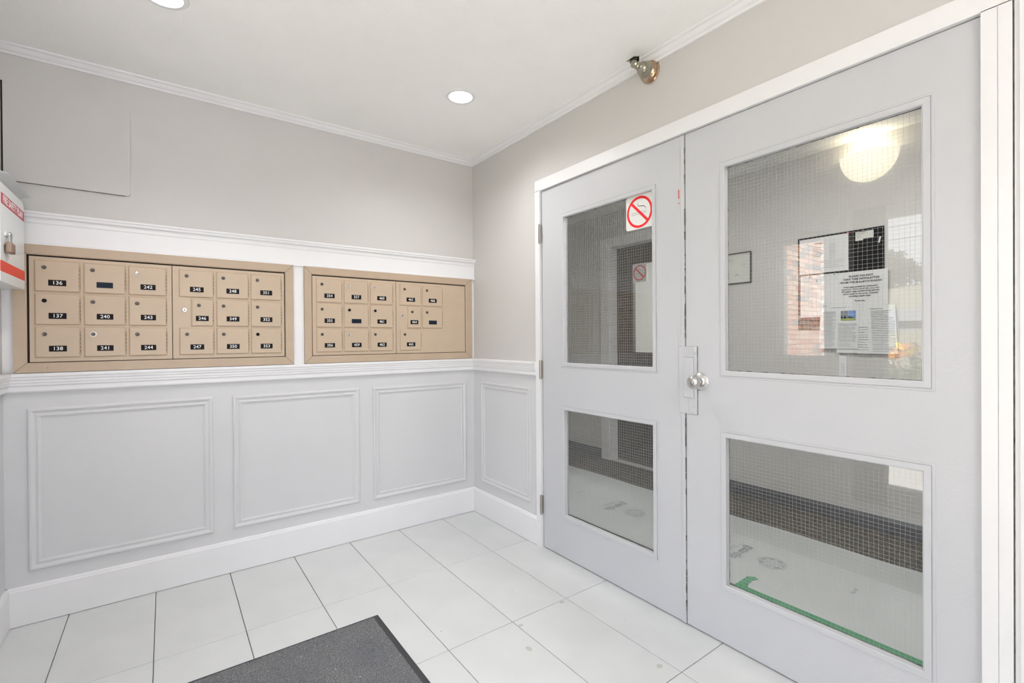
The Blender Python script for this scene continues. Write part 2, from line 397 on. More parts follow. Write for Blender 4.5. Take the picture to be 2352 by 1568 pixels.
# ------------------------------------------------------------------ doors
GL_Z = [(.233, .808), (1.062, 1.850)]
def leaf(name, y0, y1, gy0, gy1, xo=.003):
    """y0>y1. glass opening gy0..gy1"""
    root = empty(name, (xo+.02, (y0+y1)/2, .006), kind='structure')
    zs = [.006, GL_Z[0][0], GL_Z[0][1], GL_Z[1][0], GL_Z[1][1], 2.033]
    bm = B(); xa, xb = xo, xo+.044
    xm = xo+.022; q = .018       # front layer with the visible opening, back layer rebated for the pane
    for xs_, xe_, g in ((xa, xm, 0), (xm, xb, q)):
        box(bm, xs_, xe_, gy0+g, y0, zs[0], zs[5]); box(bm, xs_, xe_, y1, gy1-g, zs[0], zs[5])
        for a, b in ((zs[0], zs[1]-g), (zs[2]+g, zs[3]-g), (zs[4]+g, zs[5])): box(bm, xs_, xe_, gy1-g, gy0+g, a, b)
    obj('leaf', bm, DOOR, parent=root)
    for z0, z1 in GL_Z:
        bead = [(0, 0), (.001, .0016), (.0075, .0016), (.0078, .0002), (.0092, .0002), (.0095, .0046), (.0255, .0046), (.027, .003), (.0285, .003), (.0285, 0)]
        pframe('glazing_bead', 'X', gy1-.0285, gy0+.0285, z0-.0265, z1+.0265, prof=bead, material=DOOR, parent=root, kind=None, pos=xo)
        obj('glass_pane', bx(xo+.0222, xo+.028, gy1-.0175, gy0+.0175, z0-.0175, z1+.0175), GLASS, parent=root)
        # gasket line around the pane, slightly ragged
        bm = B(); gp = xo+.0215
        for k in range(60):
            a0 = gy1+(gy0-gy1)*k/60; a1 = gy1+(gy0-gy1)*(k+1)/60
            for zz, s in ((z0, 1), (z1, -1)):
                t = random.choice((.0016, .0018, .002, .0022, .0032)); box(bm, gp-.001, gp, a0, a1, zz, zz+s*t)
            c0 = z0+(z1-z0)*k/60; c1 = z0+(z1-z0)*(k+1)/60
            for yy, s in ((gy0, -1), (gy1, 1)):
                t = random.choice((.001, .0012, .0014, .002)); box(bm, gp-.001, gp, yy, yy+s*t, c0, c1)
        obj('gasket', bm, GASKET, parent=root)
        # embedded square wire mesh, half-inch pitch
        bm = B(); xw = xo+.0245; p = .0130; r = .00027
        ny = int((gy0-gy1)/p); nz_ = int((z1-z0)/p)
        def wob(s, k): return .0009*math.sin(s*9+k*1.3)+.0006*math.sin(s*23+k*.7)
        def wire(pts):
            rg = []
            for q in pts:
                q = Vector(q)
                rg.append([bm.verts.new(q+d) for d in ((Vector((-r, 0, 0)), Vector((r*.6, r, r)), Vector((r*.6, -r, -r))))])
            for a, b in zip(rg, rg[1:]):
                for i in range(3): bm.faces.new((a[i], a[(i+1) % 3], b[(i+1) % 3], b[i]))
        for k in range(ny):
            y = gy1+p*(k+.6)
            wire([(xw+(.0003 if s % 2 else -.0003), y+wob(z0+(z1-z0)*s/24, k), z0+.001+(z1-z0-.002)*s/24) for s in range(25)])
        for k in range(nz_):
            z = z0+p*(k+.5)
            rg = []
            for s in range(19):
                y = gy1+.001+(gy0-gy1-.002)*s/18; zz = z+wob(y, k*2)*.7
                rg.append([bm.verts.new((xw-r, y, zz)), bm.verts.new((xw+r*.6, y, zz+r)), bm.verts.new((xw+r*.6, y, zz-r))])
            for a, b in zip(rg, rg[1:]):
                for i in range(3): bm.faces.new((a[i], a[(i+1) % 3], b[(i+1) % 3], b[i]))
        obj('wire_mesh', bm, WIREM, parent=root, kind='stuff')
    return root
d1 = leaf('door_1', -.7505, -1.6705, -.930, -1.5085)
d2 = leaf('door_2', -1.6745, -2.588, -1.846, -2.4345)
# astragal, hinges on the left leaf
obj('astragal', bx(-.001, .003, -1.6705, -1.654, .006, 2.033, bev=.0008), DOOR, parent=d1)
for zc in (1.79, 1.017, .245):
    bm = B(); lathe(bm, [(.0065, -.055), (.0065, .055)], (-.013, -.7475, zc), (0, 0, 1), n=12)
    for q in (-.033, -.011, .011, .033): lathe(bm, [(.0068, -.0008), (.0068, .0008)], (-.013, -.7475, zc+q), (0, 0, 1), n=12)
    box(bm, -.012, .002, -.7515, -.7435, zc-.05, zc+.05); box(bm, -.013, -.0125, -.746, -.735, zc-.05, zc+.05)
    obj('hinge', bm, mat('hinge_steel', (.42, .39, .36), .35, 1) if zc == 1.79 else bpy.data.materials['hinge_steel'], parent=d1, smooth=True)
# chipped paint: a red streak and dark chips on the meeting stile
bm = B()
for y, z0, z1 in ((-1.6445, 1.775, 1.812), (-1.6445, 1.752, 1.758)): box(bm, -.0002, .003, y, y+.0012, z0, z1)
obj('paint_streak', bm, SIGNRED, parent=d1, label='thin red paint streak on the stile')
bm = B()
for k in range(70):
    z = random.uniform(.05, 1.98)
    if .87 < z < 1.17: continue
    h = random.uniform(.004, .03); box(bm, -.0012, .003, -1.6728-random.uniform(0, .001), -1.6706, z, z+h)
obj('chipped_edge', bm, GASKET, parent=d1)
# latch guard on the right leaf
bm = B(); box(bm, -.004, .003, -1.7265, -1.644, .880, 1.156, bev=.0018, seg=2)
box(bm, -.010, -.002, -1.714, -1.668, .945, 1.112, bev=.005, seg=2)
box(bm, -.0065, -.003, -1.69, -1.684, .89, .94, bev=.0012); box(bm, -.0065, -.003, -1.69, -1.684, 1.115, 1.15, bev=.0012)
lg = obj('latch_guard', bm, DOOR, parent=d2)
obj('guard_shadow_gap', bx(-.0004, .003, -1.7275, -1.6432, .8793, 1.1567), GASKET, parent=lg)  # dark plate behind the guard that paints its shadow line
for y, z in ((-1.708, 1.147), (-1.715, 1.130), (-1.715, .915), (-1.708, .893)):
    obj('bolt', lathe(B(), [(.0065, 0), (.006, .0025), (.0035, .0042), (0, .0047)], (-.004, y, z), (-1, 0, 0), n=14), DOOR, parent=lg, smooth=True)
kn = obj('door_knob', lathe(B(), [(.013, .012), (.0125, .028), (.018, .032), (.0245, .038), (.0262, .047), (.0255, .056), (.021, .063), (.0165, .0655), (.0115, .066)], (.003, -1.739, 1.015), (-1, 0, 0), n=40), STEEL, parent=d2, smooth=True)
obj('rose', lathe(B(), [(.036, 0), (.0365, .003), (.034, .006), (.020, .014), (.013, .016)], (.003, -1.739, 1.015), (-1, 0, 0), n=40), STEEL, parent=kn, smooth=True)
bm = lathe(B(), [(.0088, 0), (.0088, .0015), (.0075, .002)], (-.063, -1.739, 1.015), (-1, 0, 0), n=24, mi=0)
box(bm, -.0656, -.0649, -1.7398, -1.7382, 1.0095, 1.0175, mi=1); lathe(bm, [(.0098, 0), (.0098, .0006)], (-.0629, -1.739, 1.015), (-1, 0, 0), n=24, mi=1)
obj('keyhole', bm, [STEEL, BLACK], parent=kn)

# ------------------------------------------------------------------ mailboxes
def mb_unit(x0, x1, ix0, ix1, split, doors, label, masters):
    u = empty('mailbox_unit', ((x0+x1)/2, 0, 1.063), label, 'mailboxes')
    z0, z1, jz0, jz1 = 1.063, 1.606, 1.104, 1.563
    # mitred bevelled frame
    wl = ix0-x0; wr = x1-ix1; wb = jz0-z0; wt = z1-jz1
    yo, ymid, yi = -.026, -.024, -.016
    outer = [(x0, z0), (x1, z0), (x1, z1), (x0, z1)]; inner = [(ix0, jz0), (ix1, jz0), (ix1, jz1), (ix0, jz1)]
    bm = B(); rings = []
    for (ox, oz), (nx, nz2) in zip(outer, inner):
        sx = 1 if nx > ox else -1; sz = 1 if nz2 > oz else -1
        rings.append([bm.verts.new(c) for c in ((ox, -.004, oz), (ox, yo, oz), (nx-sx*.004, ymid, nz2-sz*.004), (nx, ymid+.003, nz2), (nx, -.004, nz2))])
    for k in range(4):
        p, q = rings[k], rings[(k+1) % 4]
        for i in range(5): bm.faces.new((p[i], p[(i+1) % 5], q[(i+1) % 5], q[i]))
    fr = obj('frame', bm, TANF, parent=u)
    # mitre seams
    bm = B()
    for (ox, oz), (nx, nz2) in zip(outer, inner):
        d = Vector((nx-ox, 0, nz2-oz)); nrm = Vector((-d.z, 0, d.x)).normalized()*.0007
        a = Vector((ox, yo-.0001, oz)); b = Vector((nx, ymid-.0003, nz2))
        vs = [bm.verts.new(v) for v in (a+nrm, a-nrm, b-nrm, b+nrm)]; bm.faces.new(vs)
    obj('mitre_seam', bm, DSTEEL, parent=fr, kind='stuff')
    bm = B()
    n = 4
    for k in range(n):
        xx = ix0+(ix1-ix0)*(k+.25)/n
        for zz in (z1-wt*.45, z0+wb*.45): lathe(bm, [(.0028, 0), (.002, .0012), (0, .0014)], (xx, yo, zz), (0, -1, 0), n=8)
    for zz in (jz0+.1, jz1-.1):
        for xx in (x0+wl*.4, x1-wr*.4): lathe(bm, [(.0028, 0), (.002, .0012), (0, .0014)], (xx, yo, zz), (0, -1, 0), n=8)
    obj('screws', bm, TANF, parent=fr, kind='stuff')
    obj('recess', bx(ix0-.001, ix1+.001, -.010, -.006, jz0-.001, jz1+.001), DARKGAP, parent=u)
    gl = .007 if x0 < -2 else .003
    obj('panel', bx(ix0+gl, split-.0012, -.0185, -.011, jz0+.003, jz1-.006, bev=.001), TAN, parent=u)
    obj('panel', bx(split+.0012, ix1-.004, -.0185, -.011, jz0+.003, jz1-.006, bev=.001), TAN, parent=u)
    PY = -.0185
    for (dx0, dx1, row, num, lockc) in doors:
        zt = (1.541, 1.399, 1.256)[row]; zb = (1.409, 1.267, 1.126)[row]; narrow = dx1-dx0 < .12
        dm = bx(dx0, dx1, PY-.0055, PY+.002, zb, zt, bev=.0035)
        nlab = ('tan mailbox door numbered %s' % num) if num else 'tan mailbox door with a blank dark plate'
        obj('door_grime_shade', bx(dx0-.0022, dx1+.0028, PY-.0012, PY+.002, zb-.0024, zt+.002, bev=.0008), RIM, parent=u)
        d = obj('mailbox_door', dm, TAN, parent=u, label=nlab)
        fy = PY-.0055
        lx, lz = dx0+.030, zt-.030
        bm = lathe(B(), [(.0082, 0), (.0082, .0016), (.0068, .0026), (.0058, .0022)], (lx, fy, lz), (0, -1, 0), n=18, mi=0)
        box(bm, lx-.0007, lx+.0007, fy-.0034, fy-.002, lz-.004, lz+.001, mi=1)
        if lockc == 2: lathe(bm, [(.0115, 0), (.0115, .0008)], (lx+.001, fy, lz), (0, -1, 0), n=18, mi=2)
        obj('lock', bm, [{0: DSTEEL, 1: STEEL, 2: DSTEEL, 3: BLACK}[lockc], BLACK, WHITEINK], parent=d, smooth=True)
        px = dx0+(.0175 if narrow else .043); pw_ = .0565 if not narrow else .053
        bm = bx(px, px+pw_, fy-.0012, fy+.0005, zb+.025, zb+.050, mi=0)
        if num: text(bm, num, .0215, (px+pw_/2, fy-.0013, zb+.0373), (1, 0, 0), (0, 0, 1), mi=1, sx=1.02, bold=.0002, spacing=1.02)
        obj('number_plate', bm, [PLATE if num else PLATE_BLUE, WHITEINK], parent=d)
        bm = B()
        for k in range(6):
            za = zb+.012+(zt-zb-.03)*k/6; lathe(bm, [(.0022, 0), (.0022, (zt-zb-.03)/6-.0035)], (dx1-.001, fy+.001, za), (0, 0, 1), n=8)
        box(bm, dx1-.0018, dx1+.0020, fy+.0015, fy+.003, zb+.012, zt-.02, mi=1)
        obj('hinge', bm, [TANF, HINGE], parent=d)
    for mx_, mz_ in masters:
        bm = lathe(B(), [(.0105, 0), (.0105, .0015), (.0085, .003), (.006, .003)], (mx_, PY, mz_), (0, -1, 0), n=20, mi=0)
        lathe(bm, [(.003, 0), (.003, .0006)], (mx_, PY-.0029, mz_), (0, -1, 0), n=12, mi=1)
        obj('master_lock', bm, [STEEL, BLACK], parent=u, smooth=True)
    return u
c = [(-2.185, -2.042), (-2.029, -1.886), (-1.874, -1.734), (-1.683, -1.542), (-1.529, -1.387), (-1.375, -1.231)]
nl = (-1.634, -1.543)
D1 = [(*c[0], 0, '136', 0), (*c[0], 1, '137', 3), (*c[0], 2, '138', 0), (*c[1], 0, '', 0), (*c[1], 1, '240', 0), (*c[1], 2, '241', 2),
      (*c[2], 0, '242', 1), (*c[2], 1, '243', 0), (*c[2], 2, '244', 0), (*c[3], 0, '245', 0), (*nl, 1, '246', 0), (*c[3], 2, '247', 0),
      (*c[4], 0, '248', 0), (*c[4], 1, '349', 0), (*c[4], 2, '350', 0), (*c[5], 0, '351', 0), (*c[5], 1, '352', 0), (*c[5], 2, '353', 3)]
mb_unit(-2.250, -1.1695, -2.209, -1.211, -1.711, D1, 'larger recessed tan mailbox bank, numbers 136 to 353, on the left', [(-1.662, 1.345)])
c = [(-1.049, -.908), (-.895, -.753), (-.740, -.597), (-.550, -.408), (-.396, -.253)]
nl = (-.499, -.408)
D2 = [(*c[0], 0, '354', 0), (*c[0], 1, '355', 0), (*c[0], 2, '356', 0), (*c[1], 0, '357', 1), (*c[1], 1, '', 3), (*c[1], 2, '459', 1),
      (*c[2], 0, '460', 1), (*c[2], 1, '461', 3), (*c[2], 2, '462', 0), (*c[3], 0, '463', 0), (*nl, 1, '464', 0), (*c[3], 2, '465', 0),
      (*c[4], 0, '466', 0), (*c[4], 1, '', 0)]
mb_unit(-1.1125, -.026, -1.073, -.0745, -.576, D2, 'smaller-looking tan mailbox bank, numbers 354 to 466, near the corner', [(-.533, 1.345)])

# ------------------------------------------------------------------ access panel
bm = B(); ax0, ax1, az0, az1 = -2.2755, -1.865, 1.866, 2.277
pts = [(ax0, az0), (ax1-.012, az0), (ax1-.003, az0+.004), (ax1, az0+.012), (ax1, az1-.012), (ax1-.003, az1-.004), (ax1-.012, az1), (ax0, az1)]
prism(bm, pts, 'Y', -.010, -.0005)
ap = obj('access_panel', bm, WALL, label='square wall access panel painted like the wall, above the mailboxes', cat='panel')
obj('shadow_gap', bx(ax0-.006, ax0-.001, -.006, -.0003, az0-.02, az1), DARKGAP, parent=ap)
obj('shadow_gap', bx(ax0, ax1-.02, -.0085, -.0003, az0-.0016, az0), GASKET, parent=ap)

# ------------------------------------------------------------------ fire safety plan box on the side wall
fb = empty('document_box', (XS, -.28, 1.405), 'white metal document box lettered fire safety plan, on the side wall', 'box')
bm = B()
yb0, yb1, zb0, zb1, fxx = -.452, -.104, 1.405, 1.755, -2.200
prism(bm, [(yb0, zb0), (yb1, zb0), (yb1, zb1-.022), (yb1-.006, zb1-.010), (yb1-.018, zb1-.002), (yb1-.03, zb1), (yb0, zb1)], 'X', XS+.0005, fxx)
bmesh.ops.bevel(bm, geom=list(bm.edges), offset=.0015, segments=2, affect='EDGES')
obj('body', bm, BOXW, parent=fb)
obj('red_band', bx(fxx-.001, fxx+.0004, yb0, yb1, 1.441, 1.4795), RED, parent=fb)
bm = bx(fxx-.001, fxx+.0004, -.4405, -.1065, 1.681, 1.7195)
text(bm, 'FIRE SAFETY PLAN', .038, (fxx+.0005, -.2735, 1.7), (0, 1, 0), (0, 0, 1), mi=1, sx=.93, bold=.0007)
obj('title_label', bm, [MAROON, WHITEINK], parent=fb)
# lid hinged at the back, standing slightly open
bm = B(); nst = 10; top = []; 
for k in range(nst+1):
    t = k/nst; top.append((XS+.004+.092*t, 1.757+.040*math.sin(t*math.pi*.5)))
r_ = []
for x, z in top:
    t = (x-(XS+.004))/.092; ys = yb0+.05*max(0, t-.6)/.4
    r_.append([bm.verts.new((x, ys, z)), bm.verts.new((x, -.030, z)), bm.verts.new((x, -.030, z+.0012)), bm.verts.new((x, ys, z+.0012))])
for a, b in zip(r_, r_[1:]):
    for i in range(4): bm.faces.new((a[i], a[(i+1) % 4], b[(i+1) % 4], b[i]))
bm.faces.new(r_[0]); bm.faces.new(r_[-1])
obj('lid', bm, BOXW, parent=fb, smooth=True)
hs = obj('hasp', bx(fxx-.001, fxx+.005, -.400, -.352, 1.572, 1.588, bev=.001), BOXW, parent=fb)
pk = empty('padlock', (fxx+.012, -.385, 1.53), 'small bronze padlock hanging from the white document box', 'padlock')
obj('body', bx(fxx+.004, fxx+.020, -.412, -.356, 1.512, 1.548, bev=.003, seg=2), mat('bronze', (.33, .24, .19), .4, .8), parent=pk)
pts = [(fxx+.012, -.402, 1.545), (fxx+.012, -.402, 1.568)]+[(fxx+.012, -.385-.017*math.cos(math.pi*k/8), 1.572+.014*math.sin(math.pi*k/8)) for k in range(9)]+[(fxx+.012, -.368, 1.568), (fxx+.012, -.368, 1.545)]
obj('shackle', tube(B(), pts, .0035), STEEL, parent=pk, smooth=True)

# ------------------------------------------------------------------ ceiling pot lights
for i, (x, y) in enumerate(((-.52, -.738), (-1.736, -.738))):
    pl = empty('pot_light', (x, y, ZC), ('round lit recessed ceiling light near the corner over the tan mailboxes', 'second recessed ceiling light, cut off by the top edge at left')[i], 'ceiling light', 'recessed ceiling lights')
    obj('trim_ring', lathe(B(), [(.058, .0005), (.060, .005), (.074, .004), (.078, .0)], (x, y, ZC), (0, 0, -1), n=48, cap=False), TRIM, parent=pl, smooth=True)
    obj('lamp_disc', lathe(B(), [(.0585, .001), (.056, .0035), (0, .004)], (x, y, ZC), (0, 0, -1), n=40), EMW, parent=pl)

# ------------------------------------------------------------------ brass wall fitting above the doors
by, bz = -1.508, 2.364
bf = empty('brass_fitting', (0, by, bz), 'bell-shaped aged brass fitting on the wall just under the crown moulding', 'wall fitting')
obj('rose', lathe(B(), [(.047, 0), (.0475, .004), (.044, .007), (.0455, .012), (.043, .020), (.037, .024), (.039, .028), (.034, .035)], (0, by, bz), (-1, 0, 0), n=40), BRASS, parent=bf, smooth=True)
obj('bell', lathe(B(), [(.035, .032), (.035, .042), (.030, .052), (.027, .060), (.027, .064), (.022, .068), (.019, .078), (.014, .086)], (0, by, bz), (-1, 0, 0), n=36), [NICKEL], parent=bf, smooth=True)
st = obj('stem', lathe(B(), [(.013, .084), (.016, .090), (.016, .100), (.011, .104), (.015, .108), (.017, .116), (.013, .122), (0, .124)], (0, by, bz), (-1, 0, 0), n=24), NICKEL, parent=bf, smooth=True)
bm = B(); lathe(bm, [(.009, -.012), (.009, .012)], (-.112, by+.004, bz+.016), (.2, 1, .1), n=16)
lathe(bm, [(.0035, -.022), (.0035, .022)], (-.112, by+.004, bz+.016), (.2, 1, .1), n=10)
obj('clamp_screw', bm, DSTEEL, parent=st, smooth=True)
bm = B(); flatpoly(bm, [(-.098, by-.012, bz+.030), (-.128, by-.012, bz+.020), (-.128, by+.030, bz+.018), (-.098, by+.030, bz+.028)], (-.2, 0, 1), .003)
flatpoly(bm, [(-.096, by-.014, bz+.012), (-.096, by-.014, bz+.034), (-.100, by+.012, bz+.034), (-.100, by+.012, bz+.010)], (-1, 0, 0), .003)
obj('bracket_plate', bm, NICKEL, parent=bf)

# ------------------------------------------------------------------ door mat
mr = empty('door_mat', (-1.45, -1.6, 0), 'dark grey carpet door mat with black rubber border on the tiles', 'mat')
mx0, mx1, my0, my1 = -1.925, -1.007, -2.33, -.8345
obj('rubber_border', bx(mx0, mx1, my0, my1, .0003, .004, bev=.0015), MATR, parent=mr)
bm = B(); nx_, ny_ = 230, 370; xa, xb, ya, yb = mx0+.022, mx1-.022, my0+.02, my1-.009
V = []
for i in range(nx_+1):
    col_ = []
    for j in range(ny_+1):
        x = xa+(xb-xa)*i/nx_; y = ya+(yb-ya)*j/ny_
        edge = i in (0, nx_) or j in (0, ny_)
        z = .0035 if edge else .0065+random.uniform(-.0016, .0016)
        jx = random.uniform(-.0016, .0016); jy = random.uniform(-.0016, .0016)
        col_.append(bm.verts.new((x+jx, y+jy, z)))
    V.append(col_)
for i in range(nx_):
    for j in range(ny_): bm.faces.new((V[i][j], V[i+1][j], V[i+1][j+1], V[i][j+1]))
obj('carpet_pile', bm, CARPET, parent=mr, kind='stuff')
bm = B()
for k in range(90):
    x = random.uniform(xa, xb); y = random.uniform(ya, yb); a = random.uniform(0, 3.14); l = random.uniform(.001, .005)
    d = Vector((math.cos(a), math.sin(a), 0)); n_ = Vector((-d.y, d.x, 0))*.0005; p = Vector((x, y, .0088))
    bm.faces.new([bm.verts.new(q) for q in (p-d*l+n_, p-d*l-n_, p+d*l-n_, p+d*l+n_)])
obj('lint', bm, WHITEINK, parent=mr, kind='stuff')

# ------------------------------------------------------------------ no-smoking signs
def smoke_sign(name, x, y0, y1, z0, z1, cy, cz, r, label):
    root = empty(name, (x, (y0+y1)/2, z0), label, 'sign', 'no smoking signs')
    bm = B(); q = .012; pts = []
    for sy, sz, a0 in ((y1+q, z0+q, 180), (y0-q, z0+q, 270), (y0-q, z1-q, 0), (y1+q, z1-q, 90)):
        for k in range(5):
            a = math.radians(a0+22.5*k); pts.append((sy+q*math.cos(a), sz+q*math.sin(a)))
    prism(bm, pts, 'X', x-.0012, x)
    obj('sign_face', bm, mat('sign_white', (.78, .77, .76), .45) if 'sign_white' not in bpy.data.materials else bpy.data.materials['sign_white'], parent=root)
    xf = x-.0015; bm = B(); n = 48; ro, ri = r, r*.845
    ra = [bm.verts.new((xf, cy+ro*math.cos(2*math.pi*k/n), cz+ro*math.sin(2*math.pi*k/n))) for k in range(n)]
    rb = [bm.verts.new((xf, cy+ri*math.cos(2*math.pi*k/n), cz+ri*math.sin(2*math.pi*k/n))) for k in range(n)]
    for k in range(n): bm.faces.new((ra[k], ra[(k+1) % n], rb[(k+1) % n], rb[k]))
    # bar from upper left to lower right (left = +y seen from the room)
    d = Vector((0, -math.cos(math.radians(45)), -math.sin(math.radians(45)))); nn = Vector((0, -d.z, d.y)); c0 = Vector((xf-.0001, cy, cz)); h = r*.085
    bm.faces.new([bm.verts.new(c0+d*s*ri*1.02+nn*t*h) for s, t in ((-1, -1), (1, -1), (1, 1), (-1, 1))])
    obj('red_circle', bm, SIGNRED, parent=root)
    bm = B(); xi = x-.0014
    def ribbon(pts, w0, w1=None):
        w1 = w0 if w1 is None else w1; prev = None; N = len(pts)
        for i, (a, b) in enumerate(pts):
            a2, b2 = pts[min(i+1, N-1)]; a1, b1 = pts[max(i-1, 0)]
            t = Vector((0, a2-a1, b2-b1)).normalized(); nr = Vector((0, -t.z, t.y))*(w0+(w1-w0)*math.sin(math.pi*i/(N-1)))/2
            p = Vector((xi, cy-a*r, cz+b*r)); nr = Vector((0, -nr.y, nr.z)); cur = (bm.verts.new(p+nr), bm.verts.new(p-nr))
            if prev: bm.faces.new((prev[0], prev[1], cur[1], cur[0]))
            prev = cur
    # coordinates: a to the right, b up, in units of r
    ribbon([(-.62, -.13), (.36, -.13), (.36, -.01), (-.62, -.01), (-.62, -.13)], .0011)
    ribbon([(.40, -.13), (.50, -.13), (.50, -.01), (.40, -.01), (.40, -.13)], .0011)
    ribbon([(-.06, .62), (-.14, .52), (-.12, .42), (0, .36), (.15, .35), (.3, .33), (.42, .26), (.48, .16), (.49, .08)], .0008, .003)
    obj('pictogram', bm, BLACK, parent=root)
    return root
smoke_sign('no_smoking_sign', .0245, -1.344, -1.5075, 1.695, 1.8495, -1.4225, 1.772, .0725, 'bright white and red no smoking sign in top corner of left door glass')
smoke_sign('no_smoking_sign', 1.8835, .151, -.011, 1.722, 1.898, .068, 1.811, .073, 'dimmer no smoking sign seen through the left door, on the inner lobby door')

# ------------------------------------------------------------------ lobby beyond the doors
bm = B()
prism(bm, [(LX-.012, LD0-.004), (LX-.012, LD0+.103), (LX, LD0+.103), (LX, LD0+.0), (LX+.11, LD0+.0), (LX+.11, LD0-.004)], 'Z', 0, LDZ)
prism(bm, [(LX-.012, LD1+.004), (LX-.012, LD1-.103), (LX, LD1-.103), (LX, LD1), (LX+.11, LD1), (LX+.11, LD1+.004)], 'Z', 0, LDZ)
box(bm, LX-.012, LX, LD1-.103, LD0+.103, LDZ, LDZ+.092); box(bm, LX, LX+.11, LD1, LD0, LDZ-.004, LDZ)
obj('trim_16', bm, TRIM, kind='structure')
for nm, y0, y1 in (('baseboard_lobby', LD0+.104, 1.3), ('baseboard_back', YF, LD1-.104)):
    obj(nm, bx(LX-.006, LX, y0, y1, 0, .098, bev=.0015), COVE, kind='structure')
# inner door
ld = empty('door_3', (LX+.12, -.1, .006), kind='structure')
bm = B(); xa, xb = LX+.105, LX+.145; ga, gb = .153, -.36
box(bm, xa, xb, ga, LD0+.01, .006, 2.1); box(bm, xa, xb, LD1-.01, gb, .006, 2.1); box(bm, xa, xb, gb, ga, .006, 1.06); box(bm, xa, xb, gb, ga, 1.90, 2.1)
obj('leaf', bm, TAUPE, parent=ld)
obj('glass_pane', bx(xa+.01, xa+.016, gb, ga, 1.06, 1.90), GLASS2, parent=ld)
# carpet strip, protective sheet, tape
bm = B(); 
obj('carpet_strip', bx(1.30, LX-.001, YF+.01, 1.29, -.003, .003), CARPET2, label='dark grey-brown lobby carpet strip between protective sheet and far wall', cat='carpet')
bm = B(); nx_, ny_ = 16, 60; V = []
for i in range(nx_+1):
    row = []
    for j in range(ny_+1):
        x = .462+(1.322-.462)*i/nx_; y = -3.3+4.5*j/ny_
        if i == nx_: x += .006*math.sin(j*.6)
        row.append(bm.verts.new((x, y, .0045+.0012*math.sin(i*1.1+j*.35)*math.sin(j*.8)+random.uniform(0, .0006))))
    V.append(row)
for i in range(nx_):
    for j in range(ny_): bm.faces.new((V[i][j], V[i+1][j], V[i+1][j+1], V[i][j+1]))
sh = obj('protective_floor_sheet', bm, SHEET, smooth=True, label='white printed floor protection sheet on the lobby floor behind the doors', cat='floor covering')
for k in range(-1, 4):
    cy = -.56-.905*k
    bm = B(); text(bm, 'guardia', .083, (.826, cy-.005, .0062), (-1, 0, 0), (0, -1, 0), sx=.92, spacing=.98)
    box(bm, .72, .95, cy+.050, cy+.0515, .006, .0063); box(bm, .76, .88, cy+.068, cy+.0705, .006, .0063)
    obj('printed_lettering', bm, SHEETINK, parent=sh)
    bm = B(); cx, cyy, z = .828, cy-.165, .0064
    def rb(pts, w=.0012):
        prev = None
        for i, p in enumerate(pts):
            t = (Vector(pts[min(i+1, len(pts)-1)])-Vector(pts[max(i-1, 0)])); t = Vector((t[0], t[1], 0)).normalized(); n_ = Vector((-t.y, t.x, 0))*w
            p = Vector((p[0], p[1], z)); cur = (bm.verts.new(p+n_), bm.verts.new(p-n_))
            if prev: bm.faces.new((prev[0], prev[1], cur[1], cur[0]))
            prev = cur
    for q in range(7):      # petals: overlapping arcs
        a0 = q*2*math.pi/7
        for s_, rr in ((.044, .030), (.040, .023)):
            pcx, pcy = cx+s_*math.cos(a0)*.9, cyy+s_*math.sin(a0)*.9
            rb([(pcx+rr*math.cos(a0+t), pcy+rr*math.sin(a0+t)) for t in [(-1.9+3.8*m/14) for m in range(15)]])
    for q in range(4):
        a0 = q*math.pi/2+.4; rb([(cx+(.012+.02*m/12)*math.cos(a0+m*.17), cyy+(.012+.02*m/12)*math.sin(a0+m*.17)) for m in range(13)])
    obj('printed_flower', bm, GREYINK, parent=sh)
    bm = B(); text(bm, 'guardia', .026, (.846, cy+.375, .0062), (-1, 0, 0), (0, -1, 0), sx=.9)
    obj('small_print', bm, GREYINK, parent=sh)
bm = B()
flatpoly(bm, [(.430, -1.629, .0068), (.585, -1.624, .0068), (.606, -1.650, .0068), (.598, -1.672, .0068), (.565, -1.660, .0068), (.52, -1.664, .0068), (.482, -1.678, .0068), (.484, -2.0, .0068), (.481, -2.4, .0068), (.484, -3.2, .0068), (.432, -3.2, .0068), (.429, -2.4, .0068)], (0, 0, 1), .0006)
obj('painters_tape', bm, TAPE, label='strip of green tape with a hooked end along the protective sheet', cat='tape')
# wall sconce
sy, sz = -1.772, 2.318
sn = empty('wall_sconce', (LX, sy, sz-.1), 'glowing half-bowl wall lamp seen through the right door glass', 'wall lamp')
bm = B(); n, mrings = 28, 10; rx, ry, rz = .105, .152, .165
rings = []
for i in range(mrings):
    ph = math.pi/2*i/mrings
    rings.append([bm.verts.new((LX-.002-rx*math.cos(ph)*math.sin(math.pi*k/n), sy+ry*math.cos(ph)*math.cos(math.pi*k/n), sz-rz*math.sin(ph))) for k in range(n+1)])
tip = bm.verts.new((LX-.002, sy, sz-rz))
for a, b in zip(rings, rings[1:]):
    for k in range(n): bm.faces.new((a[k], a[k+1], b[k+1], b[k]))
for k in range(n): bm.faces.new((rings[-1][k], rings[-1][k+1], tip))
obj('bowl', bm, BOWL, parent=sn, smooth=True)
obj('mount', bx(LX-.02, LX-.0005, sy-.05, sy+.05, sz-.09, sz-.03, bev=.003), TRIM, parent=sn)
light('sconce_lamp', 'POINT', (LX-.06, sy, sz+.03), (0, 0, 0), .6, (1, .90, .70), shadow_soft_size=.03)
